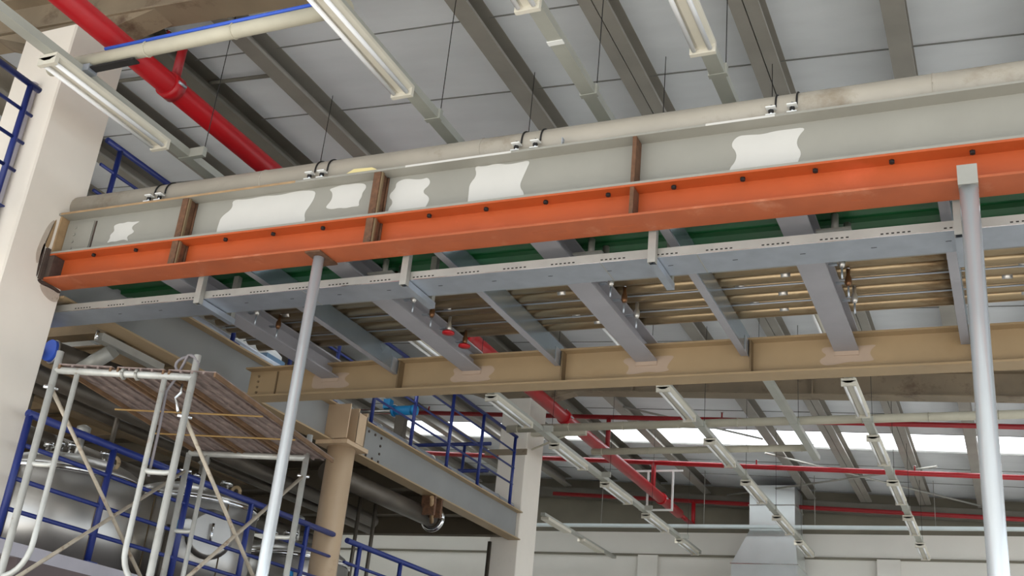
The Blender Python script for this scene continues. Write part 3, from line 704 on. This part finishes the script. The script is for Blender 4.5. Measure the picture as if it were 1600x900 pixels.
for p in (FLp+(FRp-FLp)*.5, FLp+(FRp-FLp)*.6): obj('plank_hook', MB().ring(at(p, 3.5), (.9, .25, 0), .03, .009, 12, 6), 'galv_dull', t)
# planks hooked over the bars: three sheet planks with ribs
def lerp(a, b_, f): return a+(b_-a)*f
for i, (fa, fb, lab) in enumerate(((.03, .42, 'leftmost'), (.46, .80, 'middle'), (.83, 1.17, 'rightmost'))):
    pl = thing('scaffold_plank', at(lerp(FLp, BRp, .5), 3.47), 'weathered brown metal scaffold plank, %s of the three seen from below' % lab, 'plank', 'scaffold planks')
    fa2, fb2 = fa, fb
    A, B = lerp(FLp, FRp, fa), lerp(FLp, FRp, fb); C_, D_ = lerp(BLp, BRp, fa2), lerp(BLp, BRp, fb2)
    ext = (BLp-FLp).normalized()*.12
    A -= ext*.2; B -= ext*.2; C_ += ext; D_ += ext
    def slab(mb, A, B, C2, D2, z0a, z0b, th):
        b = len(mb.v)
        for dz in (0, th):
            mb.v += [tuple(at(A, z0a+dz)), tuple(at(B, z0a+dz)), tuple(at(D2, z0b+dz)), tuple(at(C2, z0b+dz))]
        for q in ((0, 3, 2, 1), (4, 5, 6, 7), (0, 1, 5, 4), (1, 2, 6, 5), (2, 3, 7, 6), (3, 0, 4, 7)): mb.face(tuple(b+k for k in q))
        return mb
    ZA, ZB = 3.53, 3.47
    obj('plank_sheet', slab(MB(), A, B, C_, D_, ZA, ZB, .006), 'plank', pl)
    for f in (0., .24, .48, .72, .96):
        a2, b2 = lerp(A, B, f), lerp(A, B, f+.04); c2, d2 = lerp(C_, D_, f), lerp(C_, D_, f+.04)
        obj('plank_rib', slab(MB(), a2, b2, c2, d2, ZA-.026 if f in (0., .96) else ZA-.012, ZB-.026 if f in (0., .96) else ZB-.012, .026 if f in (0., .96) else .012), 'plank_rail' if f in (0., .96) else 'plank', pl)
for i, f in enumerate((.40, .70)):
    a = lerp(lerp(FLp, FRp, .0), lerp(BLp, BRp, .0), f); b_ = lerp(lerp(FLp, FRp, 1.15), lerp(BLp, BRp, 1.15), f)
    obj('tie_cord', cy(at(a, 3.486-.06*f), at(b_, 3.486-.06*f), .006, 6), 'cord_yellow', scaf)
# coiled cable over the right front leg
pts = []
for k in range(25):
    a = k/24*2*PI*1.25
    pts.append(at(FRp, 3.56)+Vector((-.06+.075*math.cos(a), .0+.02*math.sin(a*1.5), .02+.06*math.sin(a))))
pts += [at(FRp, 3.50)+Vector((-.13, 0, 0)), at(FRp, 3.42)+Vector((-.17, -.01, 0)), at(FRp, 3.2)+Vector((-.16, -.01, 0)), at(FRp, 2.9)+Vector((-.15, -.02, 0))]
obj('looped_cable', MB().tube(pts, .009, 8), 'cable_grey', label='grey cable looped around the top of the right scaffold leg', cat='cable')
obj('hook_chain', MB().tube([at(FRp, 3.46)+Vector((-.07, 0, 0)), at(FRp, 3.40)+Vector((-.05, -.02, 0)), at(FRp, 3.37)+Vector((-.085, -.02, 0)), at(FRp, 3.33)+Vector((-.05, -.03, 0)), at(FRp, 3.28)+Vector((-.03, -.03, 0))], .009, 8), 'chrome', label='shiny metal hook hanging beside the right scaffold leg', cat='hook')

# ------------------------------------------------------------------ light trunking, lamps, conduits
ZT = 5.5
TRK = {-5.45: 'leftmost, passing in front of the cream columns', -3.36: 'second from the left', -2.245: 'bare, third from the left', -1.42: 'rightmost of the four'}
LAMP_Y = {-5.45: (4.12, 9.05, 11.07, 13.1, 15.15, 17.2, 19.2), -3.36: (3.98, 9.05, 11.0, 13.05, 15.1, 17.3, 19.2), -2.245: (3.4, 9.0), -1.42: (4.05, 9.05, 11.05, 13.07, 15.17, 17.25, 19.25)}
ORD = ('nearest', 'second', 'third', 'fourth', 'fifth', 'sixth', 'farthest')
for x, lab in TRK.items():
    ye = 20.6 if x != -2.245 else 14.2
    t = thing('light_trunking', (x, 10, ZT), 'grey light trunking running along the hall, %s' % lab, 'trunking', 'light trunkings')
    h = .045
    obj('trunk_channel', xb([(x-h, ZT), (x+h, ZT), (x+h, ZT+.06), (x+h-.004, ZT+.06), (x+h-.004, ZT+.004), (x-h+.004, ZT+.004), (x-h+.004, ZT+.06), (x-h, ZT+.06)], 'y', -2.5, ye), 'trunking', t)
    for yy in (5.5, 6.9, 10.4, 12.6, 14.9, 17.0, 19.2):
        if yy > ye: continue
        wo = .16 if x < -5 else .05
        w_ = obj('hanger_wire', cy((x+wo, yy, ZT+.03), (x+wo, yy, zs(x)-.02), .0032, 6), 'black', t)
        obj('wire_clip', bx(x-.055, x+wo+.01, yy-.02, yy+.02, ZT-.004, ZT+.07), 'trunking', w_)
    for k, yy in enumerate(LAMP_Y[x]):
        Lr = 1.12
        la = thing('tube_lamp', (x, yy+Lr/2, ZT-.1), 'twin tube batten lamp under the %s trunking, %s of that row' % (lab.split(',')[0].replace(' of the four', ''), ORD[k]), 'lamp', 'twin tube lamps')
        hw = .075
        obj('housing', xb([(x-hw, ZT-.03), (x-hw*.3, ZT-.055), (x+hw*.3, ZT-.055), (x+hw, ZT-.03), (x+hw, ZT-.005), (x-hw, ZT-.005)], 'y', yy, yy+Lr), 'lamp_body', la)
        for s_ in (-1, 1):
            obj('tube', cy((x+s_*hw*.62, yy+.04, ZT-.068), (x+s_*hw*.62, yy+Lr-.04, ZT-.068), .0145, 12), 'lamp_tube', la)
        for e in (yy, yy+Lr-.03):
            obj('lamp_holder', bx(x-hw, x+hw, e, e+.03, ZT-.085, ZT-.03), 'lamp_body', la)
        obj('end_cap', xb([(x-.03, ZT-.06), (x+.04, ZT-.06), (x+.02, ZT-.02)], 'y', yy+Lr, yy+Lr+.012), 'lamp_end', la)
for yy in (4.5, 4.92): obj('cover_strip', bx(-2.245-.05, -2.245+.05, yy-.02, yy+.02, ZT-.006, ZT-.001), 'bracket_white', label='white cover strip on the bare trunking, %s one' % ('near' if yy < 4.6 else 'far'), cat='strip')

def conduit(y0, z, xa, xb_, r, lab, blue=False):
    t = thing('cable_conduit', ((xa+xb_)/2, y0, z-r), lab, 'conduit')
    obj('tube', cy((xa, y0, z), (xb_, y0, z), r, 14), 'conduit', t)
    n = int((xb_-xa)/.7)
    for k in range(n+1):
        x = xa+.15+(xb_-xa-.3)*k/max(1, n)
        obj('conduit_clip', MB().ring((x, y0, z), (1, 0, 0), r+.002, .005, 16, 6), 'conduit', t)
    if blue: obj('blue_cable', cy((xa+.5, y0-.034, z+r-.002), (xb_, y0-.034, z+r-.002), .012, 8), 'blue_cable', t)
    return t
t = conduit(4.4, 5.615, -5.75, -3.37, .048, 'beige conduit with a blue cable on top, crossing before the red main', True)
obj('hanging_bracket', bx(-5.35, -4.98, 4.37, 4.43, 5.535, 5.548), 'black', t)
obj('bracket_clamp', bx(-5.43, -5.35, 4.36, 4.44, 5.515, 5.566), 'galv', t)
conduit(12.78, 5.6, -5.998, 3.0, .05, 'brown-grey conduit crossing the far hall from the middle column to the right edge')
conduit(14.0, 5.62, -5.25, -2.25, .045, 'short beige conduit crossing below the red main in the far hall')

# ------------------------------------------------------------------ red sprinkler pipes
RX, RZ, RR = -5.41, 5.9, .085
t = thing('sprinkler_main', (RX, 8, RZ-RR), 'thick bright red sprinkler main pipe running along the hall', 'pipe')
obj('pipe_run', cy((RX, -2.5, RZ), (RX, 19.0, RZ), RR, 24), 'red_paint', t)
for yy in (5.15, 10.2, 13.3, 17.9):
    cp = obj('coupling', cy((RX, yy-.05, RZ), (RX, yy+.05, RZ), RR+.016, 24), 'red_paint', t)
    for s_ in (-1, 1): obj('coupling_bolt', cy((RX+s_*(RR+.02), yy-.04, RZ), (RX+s_*(RR+.02), yy+.04, RZ), .012, 8), 'galv', cp)
def riser_set(yy, zt, xa, xb_, lab, matn, r=.035):
    t = thing('sprinkler_branch', (RX, yy, RZ+RR), lab, 'pipe', 'sprinkler branches')
    obj('riser', cy((RX, yy, RZ+RR-.005), (RX, yy, zt), r, 14), matn, t)
    obj('cross_pipe', cy((xa, yy, zt+SL*(xa-RX)), (xb_, yy, zt+SL*(xb_-RX)), r, 14), matn, t)
    k = xa+.6
    while k < xb_-.3:
        z = zt+SL*(k-RX)
        s_ = obj('sprinkler_head', cy((k, yy, z+r), (k, yy, z+r+.07), .012, 8), matn, t)
        obj('deflector', cy((k, yy, z+r+.07), (k, yy, z+r+.076), .024, 10), 'chrome', s_)
        k += 2.4
riser_set(5.17, 6.33, -6.2, -5.2, 'short red sprinkler branch above the main at the upper left', 'red_dark')
riser_set(15.05, 6.45, -11.5, 3.0, 'dark red sprinkler branch crossing under the far roof before the skylight', 'red_dark')
riser_set(17.4, 6.39, -11.5, 3.0, 'bright red sprinkler branch crossing under the far roof behind the skylight', 'red_paint', .04)
t = thing('sprinkler_wall_pipe', (-3, 20.6, 6.0), 'red sprinkler pipe along the top of the far wall', 'pipe')
obj('pipe_run', cy((-8.5, 20.6, 6.5+SL*-2.9), (3.5, 20.6, 6.5+SL*9.1), .04, 12), 'red_dark', t)
obj('drop', cy((-5.58, 20.6, 6.02), (-5.58, 20.6, 6.5), .04, 12), 'red_paint', t)
obj('link', cy((RX, 18.98, RZ), (-5.58, 20.6, 6.03), .04, 12), 'red_dark', t)
t = thing('trapeze_hanger', (-5.3, 17.55, 5.62), 'white rectangular hanger frame around the end of the red main', 'hanger')
obj('frame_side', bx(-5.56, -5.53, 17.53, 17.56, 5.64, 6.27), 'bracket_white', t)
obj('frame_side', bx(-5.13, -5.10, 17.53, 17.56, 5.64, 6.27), 'bracket_white', t)
obj('frame_bottom', bx(-5.56, -5.10, 17.53, 17.56, 5.61, 5.64), 'bracket_white', t)
obj('frame_top', bx(-5.95, -4.95, 17.53, 17.56, 6.27, 6.30), 'bracket_white', t)
for yy, lab in ((13.0, 'pale bracket arm holding the red main beside the middle column'),):
    t = thing('bracket_arm', (-5.7, yy, 5.74), lab, 'bracket')
    obj('arm', bx(-5.998, -5.2, 13.55, 13.63, 5.74, 5.80), 'conduit', t)
    obj('arm_brace', cy((-5.98, 13.59, 5.55), (-5.5, 13.59, 5.735), .014, 8), 'conduit', t)

# ------------------------------------------------------------------ far end of the hall
t = thing('wall_tray', (-3, 19.9, 5.84), 'long white cable tray across the far wall', 'cable tray')
obj('tray_body', bx(-13.8, 6.0, 19.88, 20.0, 5.85, 5.90), 'white_tray', t)
for x in (-7.2, -5.2, -3.2, -1.2, .8): obj('tray_rod', cy((x, 19.94, 5.9), (x, 19.94, zs(x)-.01), .006, 6), 'galv_dull', t)
t = thing('exhaust_duct', (-4, 20.5, 0), 'silver sheet metal exhaust duct widening to a hood at the far wall', 'duct')
def frus(mb, a, za, b_, zb):
    n = len(mb.v)
    for (x0, x1, y0, y1), z in ((a, za), (b_, zb)): mb.v += [(x0, y0, z), (x1, y0, z), (x1, y1, z), (x0, y1, z)]
    for q in ((0, 3, 2, 1), (4, 5, 6, 7), (0, 1, 5, 4), (1, 2, 6, 5), (2, 3, 7, 6), (3, 0, 4, 7)): mb.face(tuple(n+k for k in q))
    return mb
tp = (-4.40, -3.58, 20.12, 20.9); hd = (-4.72, -3.54, 20.1, 21.0)
obj('duct_upper', frus(MB(), tp, 6.32, tp, 6.68), 'duct_silver', t)
obj('duct_middle', frus(MB(), tp, 5.84, tp, 6.31), 'duct_silver', t)
obj('duct_flange', frus(MB(), (-4.42, -3.56, 20.10, 20.92), 6.308, (-4.42, -3.56, 20.10, 20.92), 6.322), 'galv_dull', t)
obj('hood', frus(MB(), hd, 5.25, tp, 5.84), 'duct_silver', t)
obj('hood_skirt', frus(MB(), hd, 4.6, hd, 5.24), 'duct_silver', t)
obj('hood_rim', frus(MB(), (-4.74, -3.52, 20.08, 21.02), 5.236, (-4.74, -3.52, 20.08, 21.02), 5.252), 'chrome', t)
obj('duct_lower', frus(MB(), hd, 0, hd, 4.6), 'duct_silver', t)
t = thing('wall_lamp_row', (-7.25, 19, 5.4), 'thin lamp trunking in the far left bay below the mezzanine level', 'trunking')
obj('trunk', bx(-7.30, -7.22, 17.2, 21.0, 5.45, 5.50), 'trunking', t)
for k in range(2): obj('lamp', bx(-7.33, -7.19, 17.3+k*1.8, 18.4+k*1.8, 5.40, 5.449), 'lamp_body', t)
